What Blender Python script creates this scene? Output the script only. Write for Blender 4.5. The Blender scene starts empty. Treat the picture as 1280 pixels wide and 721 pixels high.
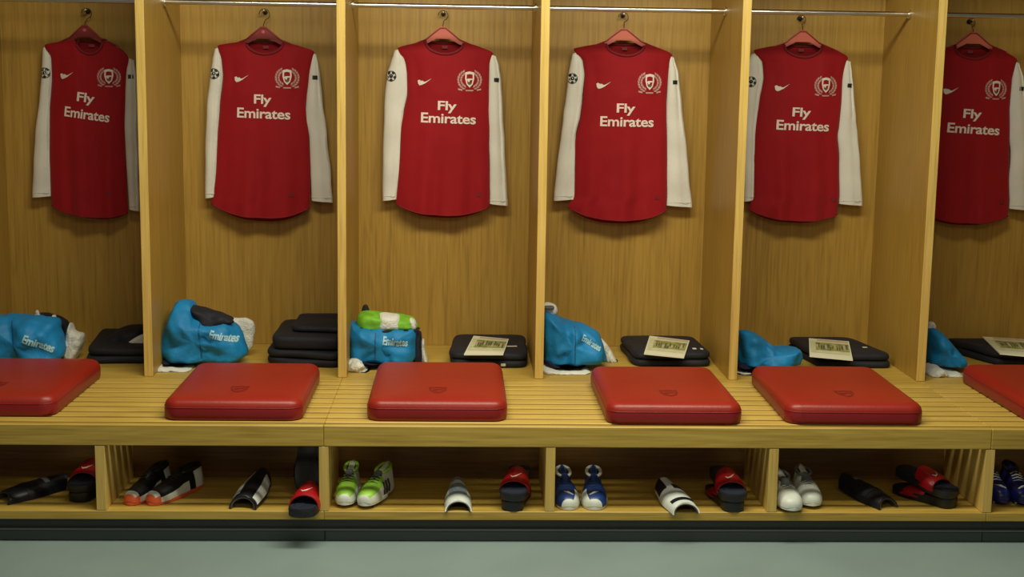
import bpy, bmesh, math, random
from mathutils import Vector, Matrix, noise
from mathutils.bvhtree import BVHTree
random.seed(7)
SC = bpy.context.scene
COL = SC.collection

# ------------------------------------------------------------------ camera
F_PX, PITCH, YAW, ROLL = 1714.7, .1521, .0391, .0149
CAM = Vector((.476, -4.758, 1.663))
_r = Vector((math.cos(YAW), -math.sin(YAW), 0)); _f = Vector((math.sin(YAW), math.cos(YAW), 0)); _u = Vector((0, 0, 1))
FW = _f*math.cos(PITCH) - _u*math.sin(PITCH); _u2 = _u*math.cos(PITCH) + _f*math.sin(PITCH)
RT = _r*math.cos(ROLL) + _u2*math.sin(ROLL); UP = _u2*math.cos(ROLL) - _r*math.sin(ROLL)
cd = bpy.data.cameras.new('camera'); cam = bpy.data.objects.new('camera', cd); COL.objects.link(cam)
cd.sensor_width = 36; cd.lens = F_PX*36/1280; cd.clip_start = .05; cd.clip_end = 60
m = Matrix((RT, UP, -FW)).transposed().to_4x4(); m.translation = CAM; cam.matrix_world = m
SC.camera = cam

# ------------------------------------------------------------------ light
w = bpy.data.worlds.new('room_ambience'); SC.world = w; w.use_nodes = True
w.node_tree.nodes['Background'].inputs[0].default_value = (1, .95, .78, 1)
w.node_tree.nodes['Background'].inputs[1].default_value = .075
def area(name, loc, aim, sx, sy, power, col):
    l = bpy.data.lights.new(name, 'AREA'); l.shape = 'RECTANGLE'; l.size = sx; l.size_y = sy; l.energy = power; l.color = col
    o = bpy.data.objects.new(name, l); COL.objects.link(o); o.location = loc
    o.rotation_euler = (Vector(aim) - Vector(loc)).to_track_quat('-Z', 'Y').to_euler()
    return o
area('ceiling_panel_light', (.75, -.62, 2.85), (.75, .1, 0), 2.8, .40, 88, (1, .96, .76))
area('far_ceiling_light', (.9, -4.2, 2.85), (.8, .8, .9), 3.0, .6, 24, (1, .96, .80))
SC.view_settings.view_transform = 'Standard'; SC.view_settings.look = 'None'
SC.view_settings.gamma = 1; SC.view_settings.use_curve_mapping = False
SC.view_settings.exposure = -.07

# ------------------------------------------------------------------ helpers
SEAT = .435; SHELF = .12
def W(px, py, Y):                      # photo measurement -> (x, z) on the vertical plane at depth Y
    d = FW + RT*(px-640)/F_PX - UP*(py-360.5)/F_PX
    t = (Y-CAM.y)/d.y; p = CAM + d*t
    return p.x, p.z
def mat(name, col, rough=.6, metal=0, var=.0, vscale=8, stretch=(1, 1, 1), bump=0, col2=None, sheen=0, spec=.5, bscale=None):
    m = bpy.data.materials.new(name); m.use_nodes = True; nt = m.node_tree; b = nt.nodes['Principled BSDF']
    b.inputs['Base Color'].default_value = (*col, 1); b.inputs['Roughness'].default_value = rough
    b.inputs['Metallic'].default_value = metal; b.inputs['Specular IOR Level'].default_value = spec
    if sheen: b.inputs['Sheen Weight'].default_value = sheen
    tc = nt.nodes.new('ShaderNodeTexCoord'); mp = nt.nodes.new('ShaderNodeMapping'); mp.inputs['Scale'].default_value = stretch
    nt.links.new(tc.outputs['Object'], mp.inputs[0])
    n = nt.nodes.new('ShaderNodeTexNoise'); n.inputs['Scale'].default_value = vscale; n.inputs['Detail'].default_value = 6
    nt.links.new(mp.outputs[0], n.inputs['Vector'])
    if var or col2:
        r = nt.nodes.new('ShaderNodeValToRGB'); c2 = col2 or tuple(c*(1-var) for c in col)
        r.color_ramp.elements[0].position = .35; r.color_ramp.elements[1].position = .65
        r.color_ramp.elements[0].color = (*c2, 1); r.color_ramp.elements[1].color = (*col, 1)
        nt.links.new(n.outputs['Fac'], r.inputs[0]); nt.links.new(r.outputs[0], b.inputs['Base Color'])
    if bump:
        n2 = nt.nodes.new('ShaderNodeTexNoise'); n2.inputs['Scale'].default_value = bscale or vscale*6; n2.inputs['Detail'].default_value = 4
        nt.links.new(mp.outputs[0], n2.inputs['Vector'])
        bp = nt.nodes.new('ShaderNodeBump'); bp.inputs['Strength'].default_value = bump; bp.inputs['Distance'].default_value = .01
        nt.links.new(n2.outputs['Fac'], bp.inputs['Height']); nt.links.new(bp.outputs[0], b.inputs['Normal'])
    return m
def oak(name, dark, mid, light, axis, rough=.45):
    m = bpy.data.materials.new(name); m.use_nodes = True; nt = m.node_tree; N = nt.nodes; L = nt.links; b = N['Principled BSDF']
    tc = N.new('ShaderNodeTexCoord'); oi = N.new('ShaderNodeObjectInfo'); add = N.new('ShaderNodeVectorMath'); add.operation = 'MULTIPLY_ADD'
    comb = N.new('ShaderNodeCombineXYZ')
    for i in range(3): L.new(oi.outputs['Random'], comb.inputs[i])
    L.new(comb.outputs[0], add.inputs[0]); add.inputs[1].default_value = (13, 7, 17); L.new(tc.outputs['Object'], add.inputs[2])
    mp = N.new('ShaderNodeMapping'); L.new(add.outputs[0], mp.inputs[0])
    mp.inputs['Scale'].default_value = (9, 9, .55) if axis == 'Z' else (.55, 9, 9)
    n1 = N.new('ShaderNodeTexNoise'); n1.inputs['Scale'].default_value = 1.0; n1.inputs['Detail'].default_value = 2; n1.inputs['Distortion'].default_value = 1.2
    L.new(mp.outputs[0], n1.inputs['Vector'])
    wv = N.new('ShaderNodeMath'); wv.operation = 'MULTIPLY'; wv.inputs[1].default_value = 48; L.new(n1.outputs['Fac'], wv.inputs[0])
    sn = N.new('ShaderNodeMath'); sn.operation = 'SINE'; L.new(wv.outputs[0], sn.inputs[0])
    mp2 = N.new('ShaderNodeMapping'); L.new(add.outputs[0], mp2.inputs[0])
    mp2.inputs['Scale'].default_value = (110, 110, 4) if axis == 'Z' else (4, 110, 110)
    n2 = N.new('ShaderNodeTexNoise'); n2.inputs['Scale'].default_value = 1; n2.inputs['Detail'].default_value = 5; L.new(mp2.outputs[0], n2.inputs['Vector'])
    a = N.new('ShaderNodeMath'); a.operation = 'MULTIPLY_ADD'; a.inputs[1].default_value = .06; L.new(sn.outputs[0], a.inputs[0]); L.new(n2.outputs['Fac'], a.inputs[2])
    n3 = N.new('ShaderNodeTexNoise'); n3.inputs['Scale'].default_value = .35; n3.inputs['Detail'].default_value = 2; L.new(mp.outputs[0], n3.inputs['Vector'])
    a2 = N.new('ShaderNodeMath'); a2.operation = 'MULTIPLY_ADD'; a2.inputs[1].default_value = .35; L.new(n3.outputs['Fac'], a2.inputs[0]); L.new(a.outputs[0], a2.inputs[2])
    r = N.new('ShaderNodeValToRGB'); e = r.color_ramp.elements; e[0].position = .38; e[0].color = (*dark, 1); e[1].position = .98; e[1].color = (*light, 1)
    k = e.new(.66); k.color = (*mid, 1)
    L.new(a2.outputs[0], r.inputs[0]); L.new(r.outputs[0], b.inputs['Base Color'])
    b.inputs['Roughness'].default_value = rough
    bp = N.new('ShaderNodeBump'); bp.inputs['Strength'].default_value = .15; bp.inputs['Distance'].default_value = .002
    L.new(n2.outputs['Fac'], bp.inputs['Height']); L.new(bp.outputs[0], b.inputs['Normal'])
    return m
M = {
 'oak_v': oak('oak_veneer_upright', (.31, .178, .028), (.42, .245, .040), (.49, .30, .056), 'Z'),
 'oak_edge': oak('oak_lipping', (.50, .325, .075), (.66, .44, .110), (.75, .52, .15), 'Z'),
 'oak_h': oak('oak_solid_long_grain', (.36, .220, .034), (.50, .325, .056), (.62, .42, .088), 'X'),
 'oak_slat': oak('oak_slat', (.42, .26, .045), (.60, .40, .078), (.70, .48, .11), 'X'),
 'oak_back': oak('shade_toned_back_board', (.15, .075, .022), (.21, .11, .030), (.27, .15, .04), 'X'),  # darker than the other oak: the cubby's shade is put into this colour
 'floor': mat('grey_green_vinyl', (.265, .345, .335), .42, var=.10, vscale=2.5, bump=.05, bscale=60),
 'plinth': mat('dark_grey_plinth', (.045, .052, .047), .5, var=.2, vscale=3, stretch=(.3, 1, 4)),
 'plinth2': mat('green_grey_plinth', (.055, .075, .066), .45, var=.2, vscale=3, stretch=(.3, 1, 4)),
 'wall': mat('painted_wall', (.5, .48, .42), .8),
 'lip': mat('plinth_lip', (.13, .15, .14), .4),
 'label': mat('dull_neck_label', (.30, .06, .06), .8),
 'steel': mat('brushed_steel', (.75, .72, .64), .28, 1.0, bump=.05, vscale=40, stretch=(.1, 1, 1)),
 'dark_metal': mat('dark_metal', (.03, .028, .025), .4, .6),
 'red': mat('red_polyester', (.33, .006, .011), .72, var=.10, vscale=5, bump=.10, bscale=140, sheen=.1, spec=.2),
 'dark_red': mat('dark_red_rib', (.20, .006, .012), .8, var=.1, bump=.1),
 'white_fabric': mat('white_polyester', (.78, .76, .68), .75, var=.07, vscale=9, bump=.15, bscale=120, spec=.2),
 'print_white': mat('white_print', (.84, .70, .62), .6),
 'print_pink': mat('pale_woven_badge', (.62, .33, .29), .7, var=.25, vscale=90),
 'print_green': mat('green_woven_thread', (.10, .12, .06), .7),
 'black_print': mat('black_print', (.012, .012, .014), .6),
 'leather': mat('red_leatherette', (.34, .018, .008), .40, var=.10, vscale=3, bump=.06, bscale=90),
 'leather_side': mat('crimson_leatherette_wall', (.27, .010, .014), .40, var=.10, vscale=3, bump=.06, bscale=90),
 'leather_dark': mat('pressed_dark_leatherette', (.20, .008, .006), .5),
 'hanger': mat('coral_red_plastic', (.62, .15, .10), .35),
 'hanger_dark': mat('dark_red_plastic', (.28, .03, .03), .4),
 'blue': mat('bright_blue_fabric', (.003, .24, .56), .62, var=.22, vscale=7, bump=.8, bscale=16),
 'blue_print': mat('pale_blue_print', (.42, .68, .74), .6, var=.15, vscale=60),
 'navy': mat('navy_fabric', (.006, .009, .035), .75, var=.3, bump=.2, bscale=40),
 'black_fabric': mat('black_fabric', (.009, .010, .018), .75, var=.35, vscale=12, bump=.2, bscale=40),
 'seam': mat('dark_blue_seam', (.004, .08, .22), .7),
 'towel': mat('white_towelling', (.78, .78, .70), .95, var=.10, vscale=25, bump=.6, bscale=120),
 'lime': mat('lime_green_fabric', (.22, .58, .03), .6, var=.3, vscale=30),
 'paper': mat('cream_paper', (.82, .80, .60), .5),
 'cover': mat('printed_team_picture', (.42, .44, .14), .4, col2=(.16, .17, .045), vscale=42, stretch=(1, 1, 1)),
 'cover_pale': mat('pale_green_print', (.74, .76, .46), .4, var=.2, vscale=40),
 'cover_pink': mat('pinkish_title_band', (.70, .52, .42), .4, var=.2, vscale=60),
 'rubber': mat('black_rubber', (.010, .010, .012), .5, bump=.1),
 'navy_rubber': mat('navy_foam', (.010, .016, .035), .6, bump=.1),
 'strap_red': mat('glossy_red_strap', (.38, .006, .012), .32, bump=.05),
 'boot_black': mat('black_boot_leather', (.009, .009, .013), .4, var=.3, vscale=20),
 'boot_white': mat('white_boot_leather', (.74, .78, .70), .4, var=.08, vscale=20),
 'boot_orange': mat('orange_boot_leather', (.82, .13, .045), .4),
 'boot_lime': mat('lime_boot_leather', (.36, .75, .07), .4, var=.2, vscale=30),
 'boot_blue': mat('blue_boot_leather', (.016, .055, .24), .35, var=.3, vscale=20),
 'boot_royal': mat('deep_blue_boot_leather', (.012, .015, .16), .35, var=.3, vscale=20),
 'sock_grey': mat('grey_lining', (.12, .13, .13), .8),
 'guard_white': mat('white_guard_shell', (.72, .76, .72), .35, var=.08, vscale=30),
 'guard_grey': mat('grey_guard_print', (.28, .36, .42), .4, var=.3, vscale=60),
 'guard_black': mat('black_guard_shell', (.010, .010, .016), .35),
 'foam': mat('dark_foam', (.05, .045, .03), .9),
}
BASE = {}
def thing(name, label, cat, loc, group=None):
    o = bpy.data.objects.new(name, None); COL.objects.link(o); o.empty_display_size = .05; o.location = loc
    o['label'] = label; o['category'] = cat
    if group: o['group'] = group
    BASE[o.name] = Vector(loc)
    return o
def add(name, verts, faces, material, parent=None, smooth=False, mods=None, slots=None, fmat=None, sharp=None):
    off = BASE[parent.name] if parent else Vector((0, 0, 0))
    me = bpy.data.meshes.new(name); me.from_pydata([tuple(Vector(v)-off) for v in verts], [], faces); me.update()
    bm = bmesh.new(); bm.from_mesh(me); bmesh.ops.recalc_face_normals(bm, faces=bm.faces); bm.to_mesh(me); bm.free()
    for s in (slots or [material]): me.materials.append(s)
    if fmat:
        for p in me.polygons: p.material_index = fmat[p.index]
    if smooth:
        me.polygons.foreach_set('use_smooth', [True]*len(me.polygons))
        if sharp: me.set_sharp_from_angle(angle=math.radians(sharp))
    o = bpy.data.objects.new(name, me); COL.objects.link(o)
    if parent: o.parent = parent
    BASE[o.name] = off.copy()
    if mods: mods(o)
    return o
def struct(o): o['kind'] = 'structure'; return o
def box_vf(x0, x1, y0, y1, z0, z1, b=0):
    if b <= 0:
        v = [(x, y, z) for x in (x0, x1) for y in (y0, y1) for z in (z0, z1)]
        return v, [(0, 1, 3, 2), (4, 6, 7, 5), (0, 4, 5, 1), (2, 3, 7, 6), (0, 2, 6, 4), (1, 5, 7, 3)]
    bm = bmesh.new(); bmesh.ops.create_cube(bm, size=1)
    for q in bm.verts: q.co = Vector(((x0+x1)/2+q.co.x*(x1-x0), (y0+y1)/2+q.co.y*(y1-y0), (z0+z1)/2+q.co.z*(z1-z0)))
    bmesh.ops.bevel(bm, geom=bm.edges[:], offset=b, segments=2 if b > .004 else 1, affect='EDGES', profile=.5)
    bm.verts.index_update(); r = [tuple(q.co) for q in bm.verts], [tuple(q.index for q in f.verts) for f in bm.faces]; bm.free(); return r
def join(*vfs):
    V, Fc = [], []
    for v, f in vfs:
        n = len(V); V += list(v); Fc += [tuple(i+n for i in q) for q in f]
    return V, Fc
def box(name, x0, x1, y0, y1, z0, z1, m, parent=None, b=0, **k):
    v, f = box_vf(x0, x1, y0, y1, z0, z1, b); return add(name, v, f, m, parent, **k)
def tube_vf(pts, r, n=10, cap=True):
    pts = [Vector(p) for p in pts]; V, Fc = [], []; nx = None
    for i, p in enumerate(pts):
        t = (pts[min(i+1, len(pts)-1)] - pts[max(i-1, 0)]).normalized()
        if nx is None: nx = t.orthogonal().normalized()
        nx = (nx - t*nx.dot(t)).normalized(); by = t.cross(nx)
        rr = r[i] if isinstance(r, (list, tuple)) else r
        V += [tuple(p + (nx*math.cos(a*math.tau/n) + by*math.sin(a*math.tau/n))*rr) for a in range(n)]
    for i in range(len(pts)-1):
        for a in range(n): Fc.append((i*n+a, i*n+(a+1) % n, (i+1)*n+(a+1) % n, (i+1)*n+a))
    if cap: Fc.append(tuple(range(n))[::-1]); Fc.append(tuple((len(pts)-1)*n+a for a in range(n)))
    return V, Fc
def rot(vf, c, rz, rx=0, ry=0):
    R = Matrix.Rotation(rz, 4, 'Z') @ Matrix.Rotation(rx, 4, 'X') @ Matrix.Rotation(ry, 4, 'Y'); c = Vector(c)
    return [tuple(R @ Vector(v) + c) for v in vf[0]], vf[1]
def interp(rows, z):                   # rows sorted by falling z : (z, a, b)
    if z >= rows[0][0]: return rows[0][1:]
    for p, q in zip(rows, rows[1:]):
        if z >= q[0]:
            t = (p[0]-z)/(p[0]-q[0]); t = t*t*(3-2*t)*.5 + t*.5
            return tuple(p[i]+(q[i]-p[i])*t for i in (1, 2))
    return rows[-1][1:]
def bvh(*objs):
    V, Fc = [], []
    for o in objs:
        n = len(V); off = BASE[o.name]; V += [v.co+off for v in o.data.vertices]; Fc += [tuple(i+n for i in p.vertices) for p in o.data.polygons]
    return BVHTree.FromPolygons(V, Fc)
def decal(name, vf, tree, material, parent, axis='Y', off=.0018, cuts=1, start=None):
    # a flat print laid onto the surface below it: vf holds (x, z) [axis Y] or (x, y) [axis Z] outlines
    bm = bmesh.new()
    vs = [bm.verts.new((a, b, 0)) for a, b in vf[0]]
    for f in vf[1]:
        try: bm.faces.new([vs[i] for i in f])
        except ValueError: pass
    bmesh.ops.triangulate(bm, faces=bm.faces[:])
    if cuts: bmesh.ops.subdivide_edges(bm, edges=bm.edges[:], cuts=cuts, use_grid_fill=True)
    bm.verts.index_update(); V = []
    d = Vector((0, 1, 0)) if axis == 'Y' else Vector((0, 0, -1)); last = None; miss = set()
    for q in bm.verts:
        o = Vector((q.co.x, start if start is not None else -1, q.co.y)) if axis == 'Y' else Vector((q.co.x, q.co.y, 3))
        hit = tree.ray_cast(o, d)
        if hit[0] is not None: last = hit[0]
        else: miss.add(q.index)
        p = hit[0] if hit[0] is not None else Vector((q.co.x, last.y if last else 1.4, q.co.y)) if axis == 'Y' else Vector((q.co.x, q.co.y, last.z if last else SEAT))
        V.append(tuple(p - d*off))
    Fc = [tuple(q.index for q in f.verts) for f in bm.faces if not any(q.index in miss for q in f.verts)]; bm.free()
    keep = sorted({i for f in Fc for i in f}); ix = {k: i for i, k in enumerate(keep)}
    return add(name, [V[k] for k in keep], [tuple(ix[i] for i in f) for f in Fc], material, parent, smooth=True)
def text_vf(s, width, height, cx, cz, ang=0, bold=.012, shear=0):
    c = bpy.data.curves.new('lettering', 'FONT'); c.body = s; c.size = 1; c.offset = bold; c.resolution_u = 3; c.shear = shear
    c.space_character = .97
    o = bpy.data.objects.new('lettering', c); COL.objects.link(o); bpy.context.view_layer.update()
    me = o.to_mesh(); V = [tuple(v.co) for v in me.vertices]; Fc = [tuple(p.vertices) for p in me.polygons]; o.to_mesh_clear()
    COL.objects.unlink(o); bpy.data.objects.remove(o); bpy.data.curves.remove(c)
    x0 = min(v[0] for v in V); x1 = max(v[0] for v in V); cap = .72
    out = []
    for v in V:
        x = (v[0]-(x0+x1)/2)/(x1-x0)*width; y = v[1]/cap*height
        out.append((cx + x*math.cos(ang) - y*math.sin(ang), cz + x*math.sin(ang) + y*math.cos(ang)))
    return out, Fc
def poly(pts): return list(pts), [tuple(range(len(pts)))]
def disc(cx, cz, rx, rz, n=14): return [(cx+rx*math.cos(i*math.tau/n), cz+rz*math.sin(i*math.tau/n)) for i in range(n)], [tuple(range(n))]

# ------------------------------------------------------------------ the setting
XD = [-1.579, -.789, 0, .81, 1.617, 2.408, 3.195]; YD = .784; YB = 1.497; HT = 2.35; TH = .034
struct(box('floor', -4.5, 5.5, -7, 1.75, -.1, 0, M['floor']))
struct(box('wall_back', -4.5, 5.5, 1.56, 1.75, 0, 3.0, M['wall']))

# ------------------------------------------------------------------ lockers
bay_labels = ['open oak locker at the left edge of the picture, its left end cut off',
 'open oak locker with orange-toed black boots in the cubby below it',
 'open oak locker with the lime green and white boots in the cubby below it',
 'open oak locker with the blue white-toed boots in the cubby below it',
 'open oak locker with the plain white boots in the cubby below it',
 'open oak locker at the right edge of the picture, cut off by the frame']
peg_x = [-1.175, -.396, .395, 1.200, 2.003, 2.777]; peg_z = [1.930, 1.940, 1.946, 1.951, 1.951, 1.950]
for i in range(6):
    a, b = XD[i], XD[i+1]
    L = thing('locker', bay_labels[i], 'locker', ((a+b)/2, YD, SEAT), 'open oak lockers above the bench')
    box('back_panel', a-.001 if i else a-TH/2, b-.001, YB, YB+.02, SEAT+.001, HT, M['oak_v'], L)
    sides = [b] if i else [a, b]
    for x in sides:
        s = box('side_panel', x-TH/2, x+TH/2, YD+.008, YB, SEAT+.001, HT, M['oak_v'], L)
        box('edge_strip', x-TH/2-.0005, x+TH/2+.0005, YD, YD+.008, SEAT+.001, HT, M['oak_edge'], s, b=.0015)
    box('top_panel', a+TH/2+.001, b-TH/2-.001, YD, YB-.001, HT-.03, HT, M['oak_v'], L)
    z = 1.957; y = 1.14
    r = add('hanging_rail', *tube_vf([(a+TH/2+.004, y, z), (b-TH/2-.004, y, z)], .0105, 14), M['steel'], L, smooth=True, sharp=40)
    for x, s in ((a+TH/2, 1), (b-TH/2, -1)):
        add('rail_socket', *tube_vf([(x+s*.0005, y, z), (x+s*.009, y, z)], .019, 16), M['steel'], L, smooth=True, sharp=40)
    p = add('coat_peg', *tube_vf([(peg_x[i], YB-.0005, peg_z[i]-.004), (peg_x[i], YB-.03, peg_z[i]-.004), (peg_x[i], YB-.048, peg_z[i]+.002)], [.006, .005, .005], 10), M['dark_metal'], L, smooth=True)
    add('peg_knob', *tube_vf([(peg_x[i], YB-.047, peg_z[i]), (peg_x[i], YB-.052, peg_z[i]+.002), (peg_x[i], YB-.057, peg_z[i]+.004)], [.005, .0075, .004], 12), M['steel'], p, smooth=True)
    add('peg_plate', *tube_vf([(peg_x[i], YB, peg_z[i]-.004), (peg_x[i], YB-.004, peg_z[i]-.004)], .011, 16), M['dark_metal'], p, smooth=True, sharp=40)

# ------------------------------------------------------------------ bench
units = [(XD[0]-.4, 0, 'left oak slatted bench section, its front board ending under the second divider', [XD[0], XD[1]]),
         (0, XD[5], 'middle oak slatted bench section, spanning three cubbies', [0, XD[3], XD[4], XD[5]]),
         (XD[5], XD[6]+.4, 'right oak slatted bench section, cut off at the picture edge', [XD[6]])]
NS = 9; y_s0 = .014; y_s1 = .735; pitch = (y_s1-y_s0)/NS
for (a, b, lab, cubs) in units:
    B = thing('slatted_bench', lab, 'bench', ((a+b)/2, .4, 0), 'slatted oak bench sections')
    a += .0003; b -= .0003
    box('front_board', a, b, 0, .026, .359, SEAT, M['oak_h'], B, b=.003)
    for k in range(NS):
        y0 = .026 + k*(.722-.026)/NS + .012; y1 = .026 + (k+1)*(.722-.026)/NS
        box('slat', a, b, y0+.010, y1, SEAT-.036, SEAT, M['oak_slat'], B, b=.002)
    box('seat_board', a, b, .734, YB+.02, SEAT-.025, SEAT, M['oak_h'], B, b=.002)
    box('shelf', a, b, 0, .62, SHELF-.032, SHELF, M['oak_h'], B, b=.002)
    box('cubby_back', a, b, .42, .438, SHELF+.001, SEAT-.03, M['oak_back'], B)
    xs = [x for x in cubs]
    for x in xs: box('cubby_divider', x-TH/2, x+TH/2, .001, .415, SHELF+.001, .3575, M['oak_edge'], B, b=.001)
    for k in range(5):
        xc = a + (b-a)*(k+.5)/5
        box('slat_bearer', xc-.012, xc+.012, .03, .73, SEAT-.066, SEAT-.0365, M['oak_h'], B)
    box('plinth', a, b, .035, .6, .045, SHELF-.033, M['plinth'], B)
    box('plinth_lip', a, b, .022, .034, .040, .047, M['lip'], B)
    box('plinth_foot', a, b, .025, .6, .001, .0395, M['plinth2'], B, b=.003)

# ------------------------------------------------------------------ seat cushions
def cushion(x0, x1, y0, y1, label, rz=0, h=.077):
    C = thing('seat_cushion', label, 'cushion', ((x0+x1)/2, (y0+y1)/2, SEAT), 'red seat cushions on the bench')
    cx, cy = (x0+x1)/2, (y0+y1)/2; hx, hy = (x1-x0)/2, (y1-y0)/2
    def ring(ins, z, R):
        R = max(R-ins, .01); pts = []
        for q, (sx, sy) in enumerate(((1, 1), (-1, 1), (-1, -1), (1, -1))):
            for k in range(7):
                t = (q + k/6)*math.pi/2
                pts.append((sx*(hx-ins-R) + R*math.cos(t), sy*(hy-ins-R) + R*math.sin(t)))
        return [(*p, z) for p in pts]
    def build(prof, cap):
        V = []; Fc = []
        for ins, z in prof: V += ring(ins, z, .055)
        n = 28
        for i in range(len(prof)-1):
            for k in range(n): Fc.append((i*n+k, i*n+(k+1) % n, (i+1)*n+(k+1) % n, (i+1)*n+k))
        if cap:
            V.append((0, 0, prof[-1][1])); c = len(V)-1; s = (len(prof)-1)*n
            for k in range(n): Fc.append((s+k, s+(k+1) % n, c))
        else: pass
        if not cap or True: Fc.append(tuple(range(n))[::-1])
        return rot((V, Fc), (cx, cy, SEAT), rz)
    side = [(.010, .001), (.003, .004), (0, .012), (-.001, h*.5), (.001, h-.030)]
    v, f = build(side, False)
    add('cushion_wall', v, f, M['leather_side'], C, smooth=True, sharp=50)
    top = [(.001, h-.0295), (.002, h-.022), (.006, h-.013), (.013, h-.006), (.023, h-.001), (.045, h+.002), (.12, h+.004)]
    v, f = build(top, True)
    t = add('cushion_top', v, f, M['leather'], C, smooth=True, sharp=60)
    pts = rot(([(*p, 0) for p in disc(0, 0, hx-.0005, hy, 4)[0]], []), (cx, cy, SEAT), rz)
    # piping line between wall and top
    rg = [Vector(p) for p in ring(.0005, h-.0297, .055)]; rg.append(rg[0]); vf = rot(tube_vf(rg, .0016, 6, False), (cx, cy, SEAT), rz)
    add('piping', *vf, M['leather_side'], C, smooth=True)
    # pressed crest near the front: shield with a small gun outline
    ey = -hy + .16; tr = bvh(t)
    sh = [(-.034, .05), (-.018, .043), (0, .05), (.018, .043), (.034, .05), (.032, .0), (.018, -.035), (0, -.05), (-.018, -.035), (-.032, 0)]
    inner = [(x*.74, y*.74) for x, y in sh]
    n = len(sh); V = sh + inner; Fc = [(i, (i+1) % n, n+(i+1) % n, n+i) for i in range(n)]
    g = [(-.020, .012), (.012, .016), (.022, .014), (.022, .006), (0, .000), (-.004, -.012), (-.014, -.012), (-.016, 0)]
    k = len(V); V = V + g; Fc = Fc + [tuple(range(k, k+len(g)))]
    R = Matrix.Rotation(rz, 2); V2 = [tuple(R @ Vector((x, y*1.0+ey)) + Vector((cx, cy))) for x, y in V]
    decal('embossed_crest', (V2, Fc), tr, M['leather_dark'], C, axis='Z', off=.0009, cuts=0)
cushion(-1.487, -.972, .10, .79, 'red seat cushion at the left edge of the picture, cut off by the frame')
cushion(-.580, -.082, .055, .73, 'red seat cushion above the cubby with orange-toed boots')
cushion(.147, .655, .060, .77, 'red seat cushion above the cubby with lime green boots', .0)
cushion(1.012, 1.508, .030, .71, 'red seat cushion above the cubby with blue and white boots')
cushion(1.672, 2.180, .040, .74, 'red seat cushion above the cubby with white boots', -.015)
cushion(2.575, 3.080, .10, .80, 'red seat cushion at the right edge of the picture, cut off by the frame')

# ------------------------------------------------------------------ long sleeved shirts on hangers
YS = 1.435
SH = [
 dict(body=[(60,56,166),(72,64,161),(101,65,157),(137,62,156),(161,62,155),(201,62,157),(249,64,159),(257,65,160)], neck=(96,130,50,68), sl=(56,74), hem=(257,266,274),
      L=[(59,53,58),(72,52,64),(93,51,65.5),(117,49,64),(169,43,63),(205,41,63.5),(246,39.5,64)], R=[(74,160,167),(90,157,170),(121,156,172),(161,155,172),(201,157,173),(263,161,174)],
      peg=0, txt=(111,143,57,-7.5), fly=(110,125,22), tick=(86,94,18), badge=(138,96,28), dot=(139,241)),
 dict(body=[(59,272,394),(76,277,390),(95,279,386),(132,275,382),(170,272,386),(210,270,388),(245,267,388),(254,264,387)], neck=(308,355,52,68), sl=(57,65), hem=(254,260,277),
      L=[(60,268,275),(74,265,277),(95,262,279),(132,258,275),(189,256,272),(247,256,270)], R=[(67,389,395),(78,388,398),(91,386,400),(132,382,404),(152,381,407),(170,386,409),(222,388,414),(252,389,416)],
      peg=1, txt=(331,142,68,-1.6), fly=(330,127,22), tick=(303,98,18), badge=(360,97,30), dot=(365,243)),
 dict(body=[(62,497,618),(80,507,612),(95,509,611),(120,509,611),(138,505,611),(160,501,612),(190,500,611),(220,498,612),(254,495,612)], neck=(532,580,52,68), sl=(60,67), hem=(255,258,273),
      L=[(62,493,500),(75,489,507),(90,484,509),(115,481,510),(140,480,505),(170,479,502),(210,478,500),(250,478,496)], R=[(69,612,620),(80,611,624),(100,611,627),(140,610,629),(180,611,631),(220,612,633),(256,612,635)],
      peg=2, txt=(560.5,148,71,-1.4), fly=(559,135,24), tick=(531,102,18), badge=(587,100,31), dot=(598,243)),
 dict(body=[(64,717,842),(76,729,837),(95,731,835),(120,729,833),(144,726,833),(177,719,834),(210,719,834),(245,718,834),(258,710,833)], neck=(757,806,54,70), sl=(61,69), hem=(259,263,280),
      L=[(66,716,722),(78,713,729),(95,710,731),(125,707,728),(144,704,726),(170,701,720),(215,695,719),(250,692,719)], R=[(71,836,843),(91,835,849),(132,833,853),(185,833,859),(222,833,862),(258,833,866)],
      peg=3, txt=(782.5,152,70,-.3), fly=(781,138,24), tick=(754,106,19), badge=(811,103,31), dot=(820,246)),
 dict(body=[(65,942,1063),(80,954,1057),(99,955,1053),(128,949,1052),(157,944,1049),(168,943,1047),(198,942,1049),(246,942,1049),(260,936,1047)], neck=(979,1027,56,72), sl=(63,73), hem=(262,268,279),
      L=[(67,939,946),(80,935,954),(99,933,955),(128,931,950),(170,930,945),(210,930,944),(251,930,943)], R=[(76,1056,1064),(91,1053,1066),(110,1052,1068),(150,1049,1071),(168,1047,1073),(201,1049,1076),(256,1049,1079)],
      peg=4, txt=(1001,157,70,-1.4), fly=(999,143,24), tick=(976,109,19), badge=(1030,107,30), dot=(1040,249)),
 dict(body=[(68,1155,1274),(84,1167,1269),(98,1168,1265),(135,1163,1262),(168,1158,1262),(209,1157,1261),(250,1156,1261),(264,1153,1260)], neck=(1192,1238,58,74), sl=(66,76), hem=(266,270,282),
      L=[(69,1152,1160),(84,1147,1167),(100,1145,1168),(135,1143,1163),(170,1142,1159),(254,1141,1157)], R=[(78,1268,1275),(98,1265,1281),(135,1262,1286),(168,1262,1291),(190,1264,1295),(220,1262,1292),(262,1262,1290)],
      peg=5, txt=(1213,161,70,-2.6), fly=(1211,145,24), tick=(1186,113,19), badge=(1242,111,30), dot=(1250,252)),
]
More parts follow.
